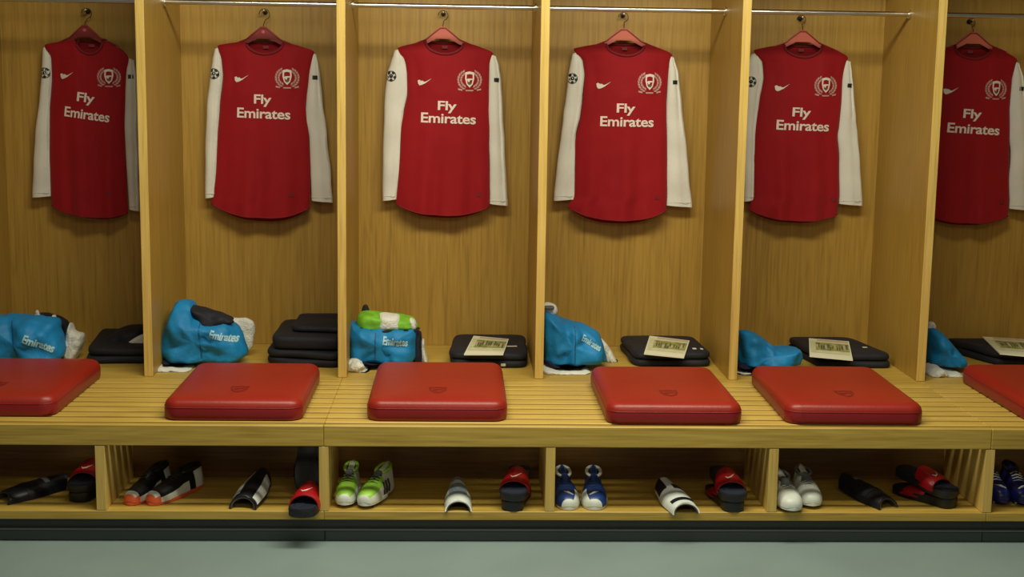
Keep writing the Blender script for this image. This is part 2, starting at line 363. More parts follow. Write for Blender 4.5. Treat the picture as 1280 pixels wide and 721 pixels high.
slab = ['in the leftmost locker, its lettering drooping rightwards', 'in the locker above the orange-toed boots',
 'hanging above the blue pile topped with lime', 'with both sleeves splayed out',
 'in the locker above the plain white boots', 'at the right edge of the picture']
hlab = ['leftmost red plastic hanger carrying the shirt with drooping lettering', 'dark red plastic hanger, second from the left',
 'coral plastic hanger holding the shirt above the green-topped blue pile', 'coral plastic hanger holding the shirt with splayed sleeves',
 'coral plastic hanger holding the shirt above the white boots', 'coral plastic hanger in the rightmost locker']
def shirt(i, S):
    px = peg_x[i]
    T = thing('long_sleeved_shirt', 'red football shirt with white long sleeves ' + slab[i], 'shirt', (px, YS, W(S['body'][-1][1], S['hem'][2], YS)[1]), 'football shirts hanging in the lockers')
    def conv(rows): return [(W((a+b)/2, py, YS)[1], W(a, py, YS)[0], W(b, py, YS)[0]) for py, a, b in rows]
    rows = conv(S['body']); Yc = YS
    n0, n1, nz, nd = S['neck']; xl0 = W(n0, nz, YS)[0]; xr0 = W(n1, nz, YS)[0]; zn = W((n0+n1)/2, nz, YS)[1]; zd = W((n0+n1)/2, nd, YS)[1]
    zsl = W(S['body'][0][1], S['sl'][0], YS)[1]; zsr = W(S['body'][0][2], S['sl'][1], YS)[1]
    zhl = W(S['hem'][0] and S['body'][-1][1], S['hem'][0], YS)[1]; zhr = W(S['body'][-1][2], S['hem'][1], YS)[1]; zhc = W((S['body'][-1][1]+S['body'][-1][2])/2, S['hem'][2], YS)[1]
    xL, xR = rows[0][1], rows[0][2]; NU, NV = 56, 60; rnd = random.Random(i+3)
    ph = [rnd.uniform(0, 6) for _ in range(4)]
    def ztop(u, front):
        x = xL + (xR-xL)*u
        if x < xl0: t = (x-xL)/(xl0-xL); return zsl + (zn-zsl)*(t**.75)
        if x > xr0: t = (xR-x)/(xR-xr0); return zsr + (zn-zsr)*(t**.75)
        t = (x-xl0)/(xr0-xl0); k = math.sqrt(max(0, 1-(2*t-1)**2))
        return zn - (zn-zd if front else .006)*k
    def zbot(u, front):
        a = zhl + (zhr-zhl)*u; k = (1-abs(2*u-1)**2.6)
        mid = (zhl+zhr)/2; return a - (mid-zhc)*k*(.72 if front else 1.0) 
    def grid(front):
        V = []
        for j in range(NV+1):
            v = j/NV
            for q in range(NU+1):
                u = q/NU; z = ztop(u, front)*(1-v) + zbot(u, front)*v
                a, b = interp(rows, z); x = a + (b-a)*u
                bul = math.sin(math.pi*min(max(u, 0), 1))**.5
                if front:
                    low = max(0, (v-.35))/.65
                    fold = .0100*low*math.sin(u*17+ph[0]+1.2*math.sin(v*2+ph[1])) + .0050*low*math.sin(u*31+ph[2])
                    crease = .0030*math.sin((u*7+v*9)+ph[3])*(1-v)*.6 + .002*noise.noise(Vector((u*6, v*9, i*3)))
                    arm = .006*math.exp(-((v-.2)/.12)**2)*(math.exp(-((u-.12)/.06)**2)+math.exp(-((u-.88)/.06)**2))
                    y = Yc - (.022+.018*min(1, v*4))*bul - (fold+crease)*bul + arm
                else: y = Yc + .030*bul
                V.append((x, y, z))
        return V
    A = grid(True); Bk = grid(False); W1 = NU+1
    Fc = [(j*W1+q, j*W1+q+1, (j+1)*W1+q+1, (j+1)*W1+q) for j in range(NV) for q in range(NU)]
    n = len(A); Fb = [tuple(n+k for k in f[::-1]) for f in Fc]
    side = [(j*W1+q, (j+1)*W1+q, n+(j+1)*W1+q, n+j*W1+q) for j in range(NV) for q in (0, NU)]
    body = add('shirt_body', A+Bk, Fc+Fb+side, M['red'], T, smooth=True, sharp=70)
    # hem band and collar as raised ribs
    hv = [A[(NV)*W1+q] for q in range(0, W1, 2)]
    add('hem', *tube_vf([(x, y-.0005, z+.001) for x, y, z in hv], .0028, 6), M['dark_red'], body, smooth=True)
    cf = [A[q] for q in range(W1) if xl0-.002 <= A[q][0] <= xr0+.002]; cb = [Bk[q] for q in range(W1) if xl0-.002 <= Bk[q][0] <= xr0+.002]
    add('collar', *tube_vf([(x, y-.001, z+.001) for x, y, z in cf+cb[::-1]+cf[:1]], .0062, 8, False), M['dark_red'], T, smooth=True)
    lx = (xl0+xr0)/2
    box('neck_label', lx-.012, lx+.012, Yc+.018, Yc+.020, zn-.030, zn-.018, M['label'], T)
    parts = [body]
    for side_, key in ((-1, 'L'), (1, 'R')):
        rs = conv(S[key]); V = []; NR = 34; NA = 18; zt, zb = rs[0][0], rs[-1][0]; seed = rnd.uniform(0, 9)
        for j in range(NR+1):
            v = j/NR; z = zt + (zb-zt)*v; a, b = interp(rs, z)
            wv = .0022*math.sin(v*22+seed)*min(1, v*3)*(1 if v < .96 else 0)
            c = (a+b)/2; h = (b-a)/2 + wv*.4
            th = min(h*.75, .020)
            for k in range(NA):
                t = k*math.tau/NA; r = 1 + .06*math.sin(3*t+v*9+seed)
                # a long crease down the sleeve
                cr = .55*math.exp(-((math.cos(t)+.45*side_*-1*side_)/.16)**2) if math.sin(t) < 0 else 0
                V.append((c + h*math.cos(t), Yc+.008 + th*math.sin(t)*r*(1-cr) + wv, z + .004*math.cos(t)*-side_))
        Fc2 = [(j*NA+k, j*NA+(k+1) % NA, (j+1)*NA+(k+1) % NA, (j+1)*NA+k) for j in range(NR) for k in range(NA)]
        Fc2 += [tuple(range(NA))[::-1], tuple(NR*NA+k for k in range(NA))]
        sl = add('sleeve', V, Fc2, M['white_fabric'], T, smooth=True, sharp=60); parts.append(sl)
        # cuff seam
        a, b = interp(rs, zb+.018); c = (a+b)/2; h = (b-a)/2; th = min(h*.75, .020)
        add('cuff_seam', *tube_vf([(c+h*1.0*math.cos(k*math.tau/16), Yc+.008+(th+.0008)*math.sin(k*math.tau/16), zb+.018) for k in range(17)], .0012, 5, False), M['towel'], sl, smooth=True)
    tb = bvh(body); k = W(1, 100, YS)[0]-W(0, 100, YS)[0]     # metres per photo pixel on this plane
    tx, ty, tw, ta = S['txt']; cx, cz = W(tx, ty+5.5, YS); ang = math.radians(ta)
    decal('sponsor_lettering', text_vf('Emirates', tw*k*.99, .044, cx, cz, ang, .020), tb, M['print_white'], body, off=.0035)
    fx, fy, fw = S['fly']; cx, cz = W(fx, fy+2.2, YS)
    decal('sponsor_lettering', text_vf('Fly', fw*k, .040, cx, cz, ang, .022), tb, M['print_white'], body, off=.0035)
    qx, qy, qw = S['tick']; cx, cz = W(qx, qy, YS); s = qw*k
    sw = [(-.50, .10), (-.46, -.20), (-.36, -.34), (-.20, -.30), (.05, -.14), (.50, .30), (.10, .02), (-.16, -.09), (-.30, -.08), (-.36, .02), (-.36, .18)]
    decal('tick_mark', poly([(cx+x*s, cz+y*s*.78) for x, y in sw]), tb, M['print_white'], body, off=.003)
    # crest: shield between two leafy branches above a scroll
    gx, gy, gw = S['badge']; cx, cz = W(gx, gy, YS); s = gw*k/2
    V, Fs = [], []
    def addp(pts):
        n = len(V); V.extend(pts); Fs.append(tuple(range(n, n+len(pts))))
    for sd in (-1, 1):
        for rad, cnt in ((.88, 9), (.64, 7)):
            for q in range(cnt):
                t = math.radians(-62 + 124*q/(cnt-1)); lx_, lz_ = sd*(.10+rad*math.cos(t)*.95), rad*math.sin(t)*.90
                d = t + math.radians(62 if rad > .8 else 118); ca, sa = math.cos(d)*sd, math.sin(d)
                l, wd = .17, .085
                addp([(cx+s*(lx_+ca*l), cz+s*(lz_+sa*l)), (cx+s*(lx_-sa*wd*sd), cz+s*(lz_+ca*wd*sd)), (cx+s*(lx_-ca*l), cz+s*(lz_-sa*l)), (cx+s*(lx_+sa*wd*sd), cz+s*(lz_-ca*wd*sd))])
    addp([(cx-s*.34, cz-s*.80), (cx+s*.34, cz-s*.80), (cx+s*.30, cz-s*.92), (cx-s*.30, cz-s*.92)])
    addp([(cx-s*.95, cz-s*.68), (cx-s*.60, cz-s*.76), (cx-s*.60, cz-s*.90), (cx-s*.95, cz-s*.82)])
    addp([(cx+s*.95, cz-s*.68), (cx+s*.60, cz-s*.76), (cx+s*.60, cz-s*.90), (cx+s*.95, cz-s*.82)])
    decal('chest_crest', (V, Fs), tb, M['print_pink'], body, off=.0030)
    sh = [(-.36, .62), (0, .70), (.36, .62), (.38, .10), (.26, -.34), (0, -.62), (-.26, -.34), (-.38, .10)]; inn = [(x*.66, y*.70) for x, y in sh]; n = len(sh)
    decal('crest_shield', ([(cx+x*s, cz+y*s) for x, y in sh+inn], [(q, (q+1) % n, n+(q+1) % n, n+q) for q in range(n)]), tb, M['print_white'], body, off=.0034, cuts=0)
    gun = [(-.24, .06), (-.10, .12), (.26, .12), (.26, .02), (.02, -.02), (.0, -.16), (-.12, -.16), (-.16, -.04), (-.26, -.06)]
    decal('crest_gun', poly([(cx+x*s*1.05, cz+y*s+.0) for x, y in gun]), tb, M['print_white'], body, off=.0036, cuts=0)
    decal('crest_thread', poly([(cx-s*.22, cz-s*.22), (cx+s*.22, cz-s*.22), (cx+s*.10, cz-s*.38), (cx-s*.10, cz-s*.38)]), tb, M['print_green'], body, off=.0036, cuts=0)
    dx, dy = S['dot']; cx, cz = W(dx, dy, YS)
    decal('hem_badge', poly([(cx-.010, cz-.008), (cx+.012, cz-.008), (cx+.012, cz+.009), (cx-.010, cz+.009)]), tb, M['dark_red'], body, off=.003, cuts=0)
    # sleeve badges
    sy = S['badge'][1]-5; slv = bvh(parts[1]); rs = conv(S['L']); z0 = W(S['L'][2][1], sy, YS)[1]; a, b = interp(rs, z0); c = a+.016; r = .0235
    decal('football_badge', disc(c+.0035, z0, r, r, 20), slv, M['towel'], parts[1], off=.0016)
    V, Fs = [], []
    def star(cx, cz, r, rot0):
        n = len(V); V.extend([(cx+r*math.cos(rot0+q*math.tau/5), cz+r*math.sin(rot0+q*math.tau/5)) for q in range(5)]); Fs.append(tuple(range(n, n+5)))
    star(c+.0035, z0, r*.42, math.pi/2)
    for q in range(5): star(c+.0035+r*.74*math.cos(math.pi/2+math.pi/5+q*math.tau/5), z0+r*.74*math.sin(math.pi/2+math.pi/5+q*math.tau/5), r*.33, -math.pi/2+q*math.tau/5+math.pi/5)
    n = len(V); m_ = 20; V += [(c+.0035+r*q_*math.cos(k_*math.tau/m_), z0+r*q_*math.sin(k_*math.tau/m_)) for q_ in (1.0, .86) for k_ in range(m_)]; Fs += [(n+k_, n+(k_+1) % m_, n+m_+(k_+1) % m_, n+m_+k_) for k_ in range(m_)]
    decal('badge_stars', (V, Fs), slv, M['black_print'], parts[1], off=.0024, cuts=0)
    slv = bvh(parts[2]); rs = conv(S['R']); z0 = W(S['R'][2][2], sy+5, YS)[1]; a, b = interp(rs, z0)
    xm = b-.024
    decal('sleeve_patch', poly([(xm-.010, z0-.009), (xm+.012, z0-.009), (xm+.012, z0+.009), (xm-.010, z0+.009)]), slv, M['black_print'], parts[2], off=.0016)
    # the hanger
    H = thing('coat_hanger', hlab[i], 'hanger', (px, YS, zn), 'plastic hangers on the locker pegs')
    za = zn + .064; y = YS - .004; hm = M['hanger_dark'] if i < 2 else M['hanger']
    out = [(-.012, .0), (.012, .0), (.040, -.022), (.075, -.052), (.165, -.088), (.160, -.104), (.070, -.074), (.030, -.052), (-.030, -.052), (-.070, -.074), (-.160, -.104), (-.165, -.088), (-.075, -.052), (-.040, -.022)]
    wx = (xR-xL)/.43
    n = len(out); V = [(px+x*wx, y-.005, za+z) for x, z in out] + [(px+x*wx, y+.005, za+z) for x, z in out]
    Fc3 = [tuple(range(n)), tuple(range(2*n-1, n-1, -1))] + [(q, n+q, n+(q+1) % n, (q+1) % n) for q in range(n)]
    fr = add('hanger_arms', V, Fc3, hm, H)
    if i < 2: add('hanger_eye', *tube_vf([(px, y-.0052, za-.022), (px, y-.0062, za-.022)], .007, 12), M['hanger'], H)
    rib = [(px+x*wx, y-.006, za+z) for x, z in ((-.150, -.088), (-.075, -.056), (-.038, -.026), (-.012, -.006), (.012, -.006), (.038, -.026), (.075, -.056), (.150, -.088))]
    add('moulded_rim', *tube_vf(rib, .0032, 6), M['hanger_dark'], H, smooth=True)
    zp = peg_z[i]+.010; yk = YB-.030
    pts = [(px, y, za-.004), (px, y+.004, za+.008)]
    rad = max(.008, (zp-za)*.30); cc = zp-rad
    for q in range(9):
        t = math.radians(-80+q*32.5); pts.append((px + rad*math.cos(t), yk, cc + rad*math.sin(t)))
    add('wire_hook', *tube_vf(pts, .0016, 6), M['dark_metal'], H, smooth=True)
for i, S in enumerate(SH): shirt(i, S)

# ------------------------------------------------------------------ soft piles
def smooth_outline(pts, n=64):
    P_ = [Vector(p) for p in pts]; N = len(P_); out = []; per = max(3, n//N)
    for i in range(N):
        p0, p1, p2, p3 = P_[i-1], P_[i], P_[(i+1) % N], P_[(i+2) % N]
        for k in range(per):
            t = k/per; out.append(.5*((2*p1)+(p2-p0)*t+(2*p0-5*p1+4*p2-p3)*t*t+(-p0+3*p1-3*p2+p3)*t**3))
    return out
def lump(name, px, Y, df, db, material, parent, base=SEAT, fold=.012, seed=0, fs=11, pw=.55, raw=None, streak=0):
    pts = raw or [W(a, b, Y) for a, b in px]; ol = smooth_outline(pts); c = sum(ol, Vector((0, 0)))/len(ol); n = len(ol)
    V, Fc = [], []; R = 22
    for j in range(1, R):
        a = math.pi*j/R; s = math.sin(a)**pw; cy = -math.cos(a); cy = math.copysign(abs(cy)**.8, cy)
        for q, p in enumerate(ol):
            x, z = c + (p-c)*s; y = Y + (df if cy < 0 else db)*cy
            nv = noise.noise(Vector((x*fs+seed, y*fs, z*fs*1.0))) + .5*noise.noise(Vector((x*fs*2.3, y*fs*2.3+seed, z*fs*2.3)))
            k = fold*nv*2
            if streak: k += streak*math.sin(x*70+seed+3*noise.noise(Vector((x*5, z*5, seed))))
            d = Vector((x-c.x, (y-Y)*.7, z-c.y)); d = d.normalized() if d.length else d
            x += d.x*k*.6; y += d.y*k - abs(k)*.3*(1 if cy < 0 else -1)*0; z += d.z*k*.6
            V.append((x, y-(k if cy < 0 else 0)*.8, max(z, base+.001)))
    for j in range(R-2):
        for q in range(n): Fc.append((j*n+q, j*n+(q+1) % n, (j+1)*n+(q+1) % n, (j+1)*n+q))
    V.append((c.x, Y-df, max(c.y, base+.001))); V.append((c.x, Y+db, max(c.y, base+.001)))
    for q in range(n): Fc.append((n*0+q, (q+1) % n, len(V)-2)); Fc.append(((R-2)*n+q, (R-2)*n+(q+1) % n, len(V)-1))
    return add(name, V, Fc, material, parent, smooth=True)
def pile(label, loc_px, Y): 
    x, z = W(*loc_px, Y); return (x, Y, SEAT)
G1 = 'blue training tops in the lockers'; G2 = 'white towels under the blue tops'; G3 = 'dark folded tracksuits'; G4 = 'match programmes on the tracksuits'
def blue_top(label, Y, outline, df=.13, db=.12, seed=0, text=None, seam=None, navy=None, extra=None, streak=.0028):
    x = sum(W(a, b, Y)[0] for a, b in outline)/len(outline)
    T = thing('training_top', label, 'sweatshirt', (x, Y, SEAT), G1)
    b = lump('folded_body', outline, Y, df, db, M['blue'], T, seed=seed, base=SEAT+.026, streak=streak)
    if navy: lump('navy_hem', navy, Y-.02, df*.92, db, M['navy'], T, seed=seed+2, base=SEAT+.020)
    tr = bvh(b)
    if text:
        tx, ty, wd, hh, an = text; cx, cz = W(tx, ty, Y-df*.8)
        decal('chest_lettering', text_vf('Emirates', wd, hh, cx, cz-hh*.5, math.radians(an), .035), tr, M['blue_print'], b, off=.003)
    if seam:
        (x0, y0), (x1, y1) = [W(a, b_, Y-df*.8) for a, b_ in seam]
        pts = []
        for k in range(9): t = k/8; pts.append((x0+(x1-x0)*t-.002, y0+(y1-y0)*t))
        V = pts + [(p[0]+.004, p[1]) for p in pts]; Fs = [(k, k+1, 9+k+1, 9+k) for k in range(8)]
        decal('front_seam', (V, Fs), tr, M['seam'], b, off=.0025)
    return T
def towel(label, Y, outline, df, db, seed=0, name='towel', cat='towel', base=SEAT, fold=.004):
    x = sum(W(a, b, Y)[0] for a, b in outline)/len(outline)
    T = thing(name, label, cat, (x, Y, base), G2)
    lump('towel_cloth', outline, Y, df, db, M['towel'], T, seed=seed, fold=fold, fs=22, pw=.35, base=base)
    return T
# leftmost bay
blue_top('crumpled blue training top at the left edge of the picture, pale lettering on its end', 1.05, [(-28, 400), (0, 394), (40, 395), (68, 400), (79, 418), (80, 448), (60, 462), (0, 464), (-30, 450)], seed=1,
         text=(48, 428, .125, .034, -24), seam=[(12, 400), (22, 445)])
T = thing('sock_roll', 'black rolled garment with white tips lying on the leftmost blue top', 'socks', (-1.33, 1.2, .62))
lump('roll', [(44, 396), (50, 391), (60, 391), (72, 396), (84, 402), (88, 425), (84, 444), (78, 446), (74, 420), (60, 402)], 1.22, .03, .05, M['black_fabric'], T, seed=4, base=SEAT)
lump('white_tip', [(44, 399), (44, 391), (47, 388), (50, 392), (52, 399)], 1.18, .012, .012, M['towel'], T, seed=4)
lump('white_tip', [(64, 398), (65, 393), (70, 393), (71, 398)], 1.18, .012, .012, M['towel'], T, seed=5)
towel('white cloth crumpled at the right end of the leftmost blue top', 1.12, [(81, 444), (82, 425), (88, 404), (92, 412), (104, 418), (103, 432), (96, 446), (88, 452)], .05, .05, 3)
# bay with orange-toed boots
blue_top('tall leaning blue training top beside the first divider, dark collar on top', 1.05, [(203, 448), (204, 425), (210, 398), (219, 378), (237, 377), (250, 392), (286, 402), (300, 416), (309, 438), (298, 452), (260, 462), (225, 464)], seed=7,
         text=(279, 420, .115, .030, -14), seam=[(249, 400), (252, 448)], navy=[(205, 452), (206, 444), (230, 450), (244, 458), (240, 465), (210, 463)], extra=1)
T = thing('dark_collar_garment', 'black garment folded into the top of the tall leaning blue top', 'jacket', (W(262, 395, 1.1)[0], 1.1, .6))
lump('folded_garment', [(236, 383), (262, 389), (290, 399), (291, 404), (277, 408), (262, 409), (248, 402)], 1.02, .055, .10, M['black_fabric'], T, seed=3)
towel('white folded cloth poking out behind the tall leaning blue top', 1.21, [(270, 398), (292, 397), (316, 401), (318, 420), (313, 437), (296, 434)], .02, .03, 5)
towel('white folded towel under the tall leaning blue top, in front of the first divider', .93, [(193, 463), (200, 457), (236, 460), (238, 466), (232, 471), (194, 471)], .06, .20, 6)
# bay with lime boots
blue_top('neatly folded blue training top with lime and white bundle on it', 1.07, [(438, 448), (438, 410), (443, 403), (470, 406), (510, 407), (519, 414), (519, 448), (505, 456), (460, 458)], seed=11,
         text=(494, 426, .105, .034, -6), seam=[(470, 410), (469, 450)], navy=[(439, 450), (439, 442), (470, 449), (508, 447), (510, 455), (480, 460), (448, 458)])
T = thing('rolled_bib', 'lime green and white rolled bib on top of the folded blue top', 'bib', (W(483, 400, 1.1)[0], 1.1, .58))
lump('lime_roll', [(447, 407), (448, 394), (456, 389), (480, 391), (514, 396), (521, 403), (520, 409), (490, 411), (455, 411)], 1.08, .10, .07, M['lime'], T, seed=12, fold=.004)
lump('white_print_panel', [(474, 410), (474, 393), (490, 392), (500, 395), (503, 410)], 1.06, .088, .05, M['towel'], T, seed=13, fold=.003)
lump('white_stripe', [(512, 398), (519, 401), (520, 410), (514, 410)], 1.04, .045, .04, M['towel'], T, seed=14, fold=.002)
lump('dark_underside', [(447, 406), (470, 408), (519, 409), (520, 412), (480, 413), (447, 411)], 1.06, .09, .05, M['black_fabric'], T, seed=14, fold=.002)
lump('dark_cord', [(452, 391), (454, 382), (459, 381), (462, 388), (459, 391)], 1.14, .01, .01, M['black_fabric'], T, seed=15, fold=.003)
T = thing('navy_shorts', 'navy folded shorts standing against the right end of the folded blue top', 'shorts', (W(522, 430, 1.1)[0], 1.1, SEAT))
lump('folded_shorts', [(517, 455), (517, 414), (524, 414), (527, 420), (527, 454)], 1.11, .07, .08, M['navy'], T, seed=16, fold=.003)
towel('white cloth wedged at the right end of the lime-topped pile', 1.14, [(524, 456), (525, 430), (530, 424), (532, 440), (535, 456)], .04, .05, 17)
towel('crumpled white socks at the foot of the second divider', .93, [(433, 470), (434, 456), (442, 448), (451, 450), (458, 460), (462, 470), (450, 472)], .05, .09, 18, name='rolled_socks', cat='socks', fold=.010)
# bay with blue boots
blue_top('sloping blue training top beside the third divider, grey item on its peak', 1.05, [(679, 440), (680, 394), (690, 393), (705, 400), (725, 405), (745, 415), (755, 432), (758, 452), (735, 460), (700, 462), (681, 456)], seed=21,
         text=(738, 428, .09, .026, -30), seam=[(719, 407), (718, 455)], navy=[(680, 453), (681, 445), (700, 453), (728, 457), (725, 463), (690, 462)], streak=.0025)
T = thing('ankle_strap', 'white and grey strap roll on the peak of the sloping blue top', 'strap', (W(687, 388, 1.12)[0], 1.12, .6))
lump('white_roll', [(678, 394), (678, 381), (685, 378), (695, 382), (696, 391), (688, 396)], 1.12, .05, .04, M['towel'], T, seed=22, fold=.002)
lump('grey_panel', [(680, 385), (681, 382), (691, 382), (692, 385)], 1.08, .035, .01, M['sock_grey'], T, seed=22, fold=.001)
towel('white cloth trailing down the right side of the sloping blue top', 1.17, [(750, 425), (757, 428), (765, 440), (772, 458), (762, 462), (756, 450)], .045, .04, 23)
towel('white folded towel under the sloping blue top by the third divider', .93, [(679, 468), (679, 459), (700, 462), (733, 463), (734, 471), (700, 472), (684, 472)], .06, .18, 24)
# bay with white boots
blue_top('low blue training top draped to a thin tail beside the fourth divider', 1.05, [(922, 445), (923, 416), (934, 413), (950, 420), (968, 434), (985, 436), (1001, 436), (1002, 450), (990, 462), (955, 466), (925, 462)], seed=31, df=.12, streak=.004,
         navy=[(922, 460), (923, 452), (945, 455), (946, 464), (930, 466)])
towel('white towel edge under the draped blue top by the fourth divider', .93, [(921, 472), (921, 466), (942, 467), (944, 474), (925, 475)], .05, .15, 32)
# rightmost bay
blue_top('pointed blue training top at the far right beside the fifth divider', 1.05, [(1158, 450), (1159, 416), (1165, 410), (1176, 418), (1190, 434), (1202, 446), (1203, 460), (1190, 466), (1165, 464)], seed=41, df=.10, db=.10, streak=.003)
T = thing('white_knot', 'small white knotted tag on the tip of the pointed blue top', 'tag', (W(1163, 407, 1.1)[0], 1.1, .6))
lump('knot', [(1159, 412), (1160, 404), (1165, 402), (1168, 406), (1167, 412)], 1.08, .02, .02, M['towel'], T, seed=41, fold=.003)
towel('rumpled white towel under the pointed blue top at far right', .93, [(1158, 470), (1160, 463), (1172, 458), (1182, 464), (1198, 466), (1199, 473), (1175, 477), (1160, 475)], .06, .12, 42, fold=.006)

# ------------------------------------------------------------------ folded tracksuits and programmes
def slab_vf(poly4, z0, z1, r=.02, seed=0, wob=.004):
    # rounded soft slab on a four-cornered footprint
    P_ = [Vector(p) for p in poly4]; c = sum(P_, Vector((0, 0)))/4; n = 48; ol = []
    for k in range(4):
        a, b = P_[k], P_[(k+1) % 4]
        for q in range(12):
            t = q/12; ol.append(a+(b-a)*t)
    for _ in range(3): ol = [(ol[k-1]+ol[k]*2+ol[(k+1) % n])/4 for k in range(n)]
    prof = []; h = z1-z0; rr = min(r, h/2)
    for k in range(9):
        t = -math.pi/2 + math.pi*k/8
        prof.append((rr*(1-math.cos(t)), (z0+rr if t < 0 else z1-rr) + rr*math.sin(t)))
    V, Fc = [], []
    for ins, z in prof:
        for p in ol:
            d = (c-p).normalized(); q = p + d*ins; nz = noise.noise(Vector((q.x*7+seed, q.y*7, z*9)))*wob
            V.append((q.x + d.x*nz*2, q.y + d.y*nz*2, z + (nz if z > z0+rr*.5 else 0)))
    R = len(prof)
    for s in (.75, .5, .25):
        base_ring = [c + (Vector(V[(R-1)*n+q][:2])-c)*s for q in range(n)]
        V += [(p.x, p.y, z1 + noise.noise(Vector((p.x*8+seed, p.y*8, 3)))*wob) for p in base_ring]
    R2 = R+3
    for j in range(R2-1):
        for q in range(n): Fc.append((j*n+q, j*n+(q+1) % n, (j+1)*n+(q+1) % n, (j+1)*n+q))
    V.append((c.x, c.y, z1)); [Fc.append(((R2-1)*n+q, (R2-1)*n+(q+1) % n, len(V)-1)) for q in range(n)]
    Fc.append(tuple(range(n))[::-1])
    return V, Fc
def onz(px, py, z):
    d = FW + RT*(px-640)/F_PX - UP*(py-360.5)/F_PX; t = (z-CAM.z)/d.z; p = CAM + d*t; return p.x, p.y
def tracksuit(label, corners, h, layers=2, seed=0):
    cx = sum(c[0] for c in corners)/4; cy = sum(c[1] for c in corners)/4
    T = thing('folded_tracksuit', label, 'tracksuit', (cx, cy, SEAT), G3)
    tops = []
    for k in range(layers):
        z0 = SEAT + .001 + h*k/layers; z1 = SEAT + h*(k+1)/layers - (.0005 if k < layers-1 else 0)
        cc = [(cx+(x-cx)*(1-.015*k), cy+(y-cy)*(1-.015*k)) for x, y in corners]
        v, f = slab_vf(cc, z0, z1, .018, seed+k); tops.append(add('jacket_fold' if k else 'trouser_fold', v, f, M['black_fabric'], T, smooth=True))
    return T, tops[-1]
def programme(label, cpx, z, rz=0, seed=0):
    q = [onz(a, b, z+.004) for a, b in cpx]          # front-left, front-right, back-right, back-left on the cloth
    cx = sum(p[0] for p in q)/4; cy = sum(p[1] for p in q)/4
    T = thing('programme_booklet', label, 'booklet', (cx, cy, z), G4)
    V = [(x, y, z+.0005) for x, y in q] + [(x, y, z+.006) for x, y in q]
    add('pages', V, [(0, 1, 2, 3), (4, 7, 6, 5), (0, 4, 5, 1), (1, 5, 6, 2), (2, 6, 7, 3), (3, 7, 4, 0)], M['paper'], T)
    def quad(name, u0, u1, v0, v1, m, dz, par=T):
        def L(u, v):
            a = Vector(q[0])*(1-u)+Vector(q[1])*u; b = Vector(q[3])*(1-u)+Vector(q[2])*u; p = a*(1-v)+b*v; return (p.x, p.y, z+.006+dz)
        return add(name, [L(u0, v0), L(u1, v0), L(u1, v1), L(u0, v1)], [(0, 1, 2, 3)], m, par)
    c = quad('cover_picture', .03, .97, .20, .86, M['cover_pale'], .0006)
    quad('team_picture', .16, .97, .36, .78, M['cover'], .0010, c)
    rn = random.Random(seed)
    for k in range(14):
        u = .17+.055*k; w0 = rn.uniform(.025, .05); v0 = .40+rn.uniform(-.02, .12); quad('player_figure', u, u+w0, v0, v0+rn.uniform(.14, .26), M['print_green'] if k % 4 else M['cover_pink'], .0014, c)
    quad('title_band', .20, .97, .88, .97, M['cover_pink'], .0007)
    return T
hz = .062
T, _ = tracksuit('black folded tracksuit in the leftmost locker with pale patch showing', [onz(106, 455, SEAT), (-.812, onz(170, 455, SEAT)[1]), (-.812, 1.47), onz(128, 426, SEAT)], .066, 2, 1)
lump('raised_sleeve', [(116, 442), (136, 420), (153, 409), (168, 407), (182, 408), (184, 422), (170, 424), (158, 434), (150, 445)], 1.30, .12, .10, M['black_fabric'], T, seed=8, fold=.004)
lump('pale_patch', [(156, 433), (164, 425), (180, 418), (182, 433)], 1.19, .03, .02, M['white_fabric'], T, seed=9, fold=.001)
T, _ = tracksuit('tall black folded tracksuit stack beside the lime-boot bay, no booklet on it', [onz(331, 456, SEAT), (-.022, .95), (-.022, 1.46), (-.34, 1.46)], .068, 2, 5)
v, f = slab_vf([(-.325, 1.02), (-.023, .99), (-.023, 1.45), (-.325, 1.45)], SEAT+.069, SEAT+.128, .02, 9)
add('jacket_fold', v, f, M['black_fabric'], T, smooth=True)
v, f = slab_vf([(-.25, 1.12), (-.023, 1.08), (-.023, 1.44), (-.25, 1.45)], SEAT+.1285, SEAT+.156, .013, 12)
add('jacket_fold', v, f, M['black_fabric'], T, smooth=True)
dat = [
 ('black folded tracksuit bearing a booklet, right of the lime-topped blue pile', [onz(560, 458, SEAT), onz(660, 461, SEAT), (.788, 1.465), (.455, 1.465)],
  [(580, 443), (629, 443), (636, 424), (592, 420)], 'pale green programme booklet on the tracksuit right of the lime-topped pile'),
 ('black folded tracksuit bearing a booklet, behind the cushion over the blue boots', [onz(792, 459, SEAT), onz(891, 459, SEAT), (1.565, 1.465), (1.215, 1.465)],
  [(805, 442), (855, 447), (862, 426), (812, 420)], 'pale green programme booklet tilted on the tracksuit behind the blue-boot cushion'),
 ('black folded tracksuit bearing a booklet, behind the cushion over the white boots', [onz(1022, 460, SEAT), onz(1118, 461, SEAT), (2.30, 1.465), (1.995, 1.465)],
  [(1012, 445), (1066, 450), (1061, 427), (1011, 423)], 'pale green programme booklet on the tracksuit behind the white-boot cushion'),
 ('black folded tracksuit bearing a booklet at the right edge of the picture', [onz(1248, 458, SEAT), (3.12, onz(1248, 458, SEAT)[1]), (3.06, 1.465), (2.735, 1.465)],
  [(1250, 442), (1306, 447), (1290, 425), (1228, 421)], 'pale green programme booklet at the right edge of the picture'),
]
tags = [[(639, 433, .05, .008), (629, 456, .022, .012)], [(868, 436, .016, .014), (877, 436, .012, .014), (803, 452, .014, .02)], [(1081, 434, .02, .01), (1084, 455, .045, .018)], []]
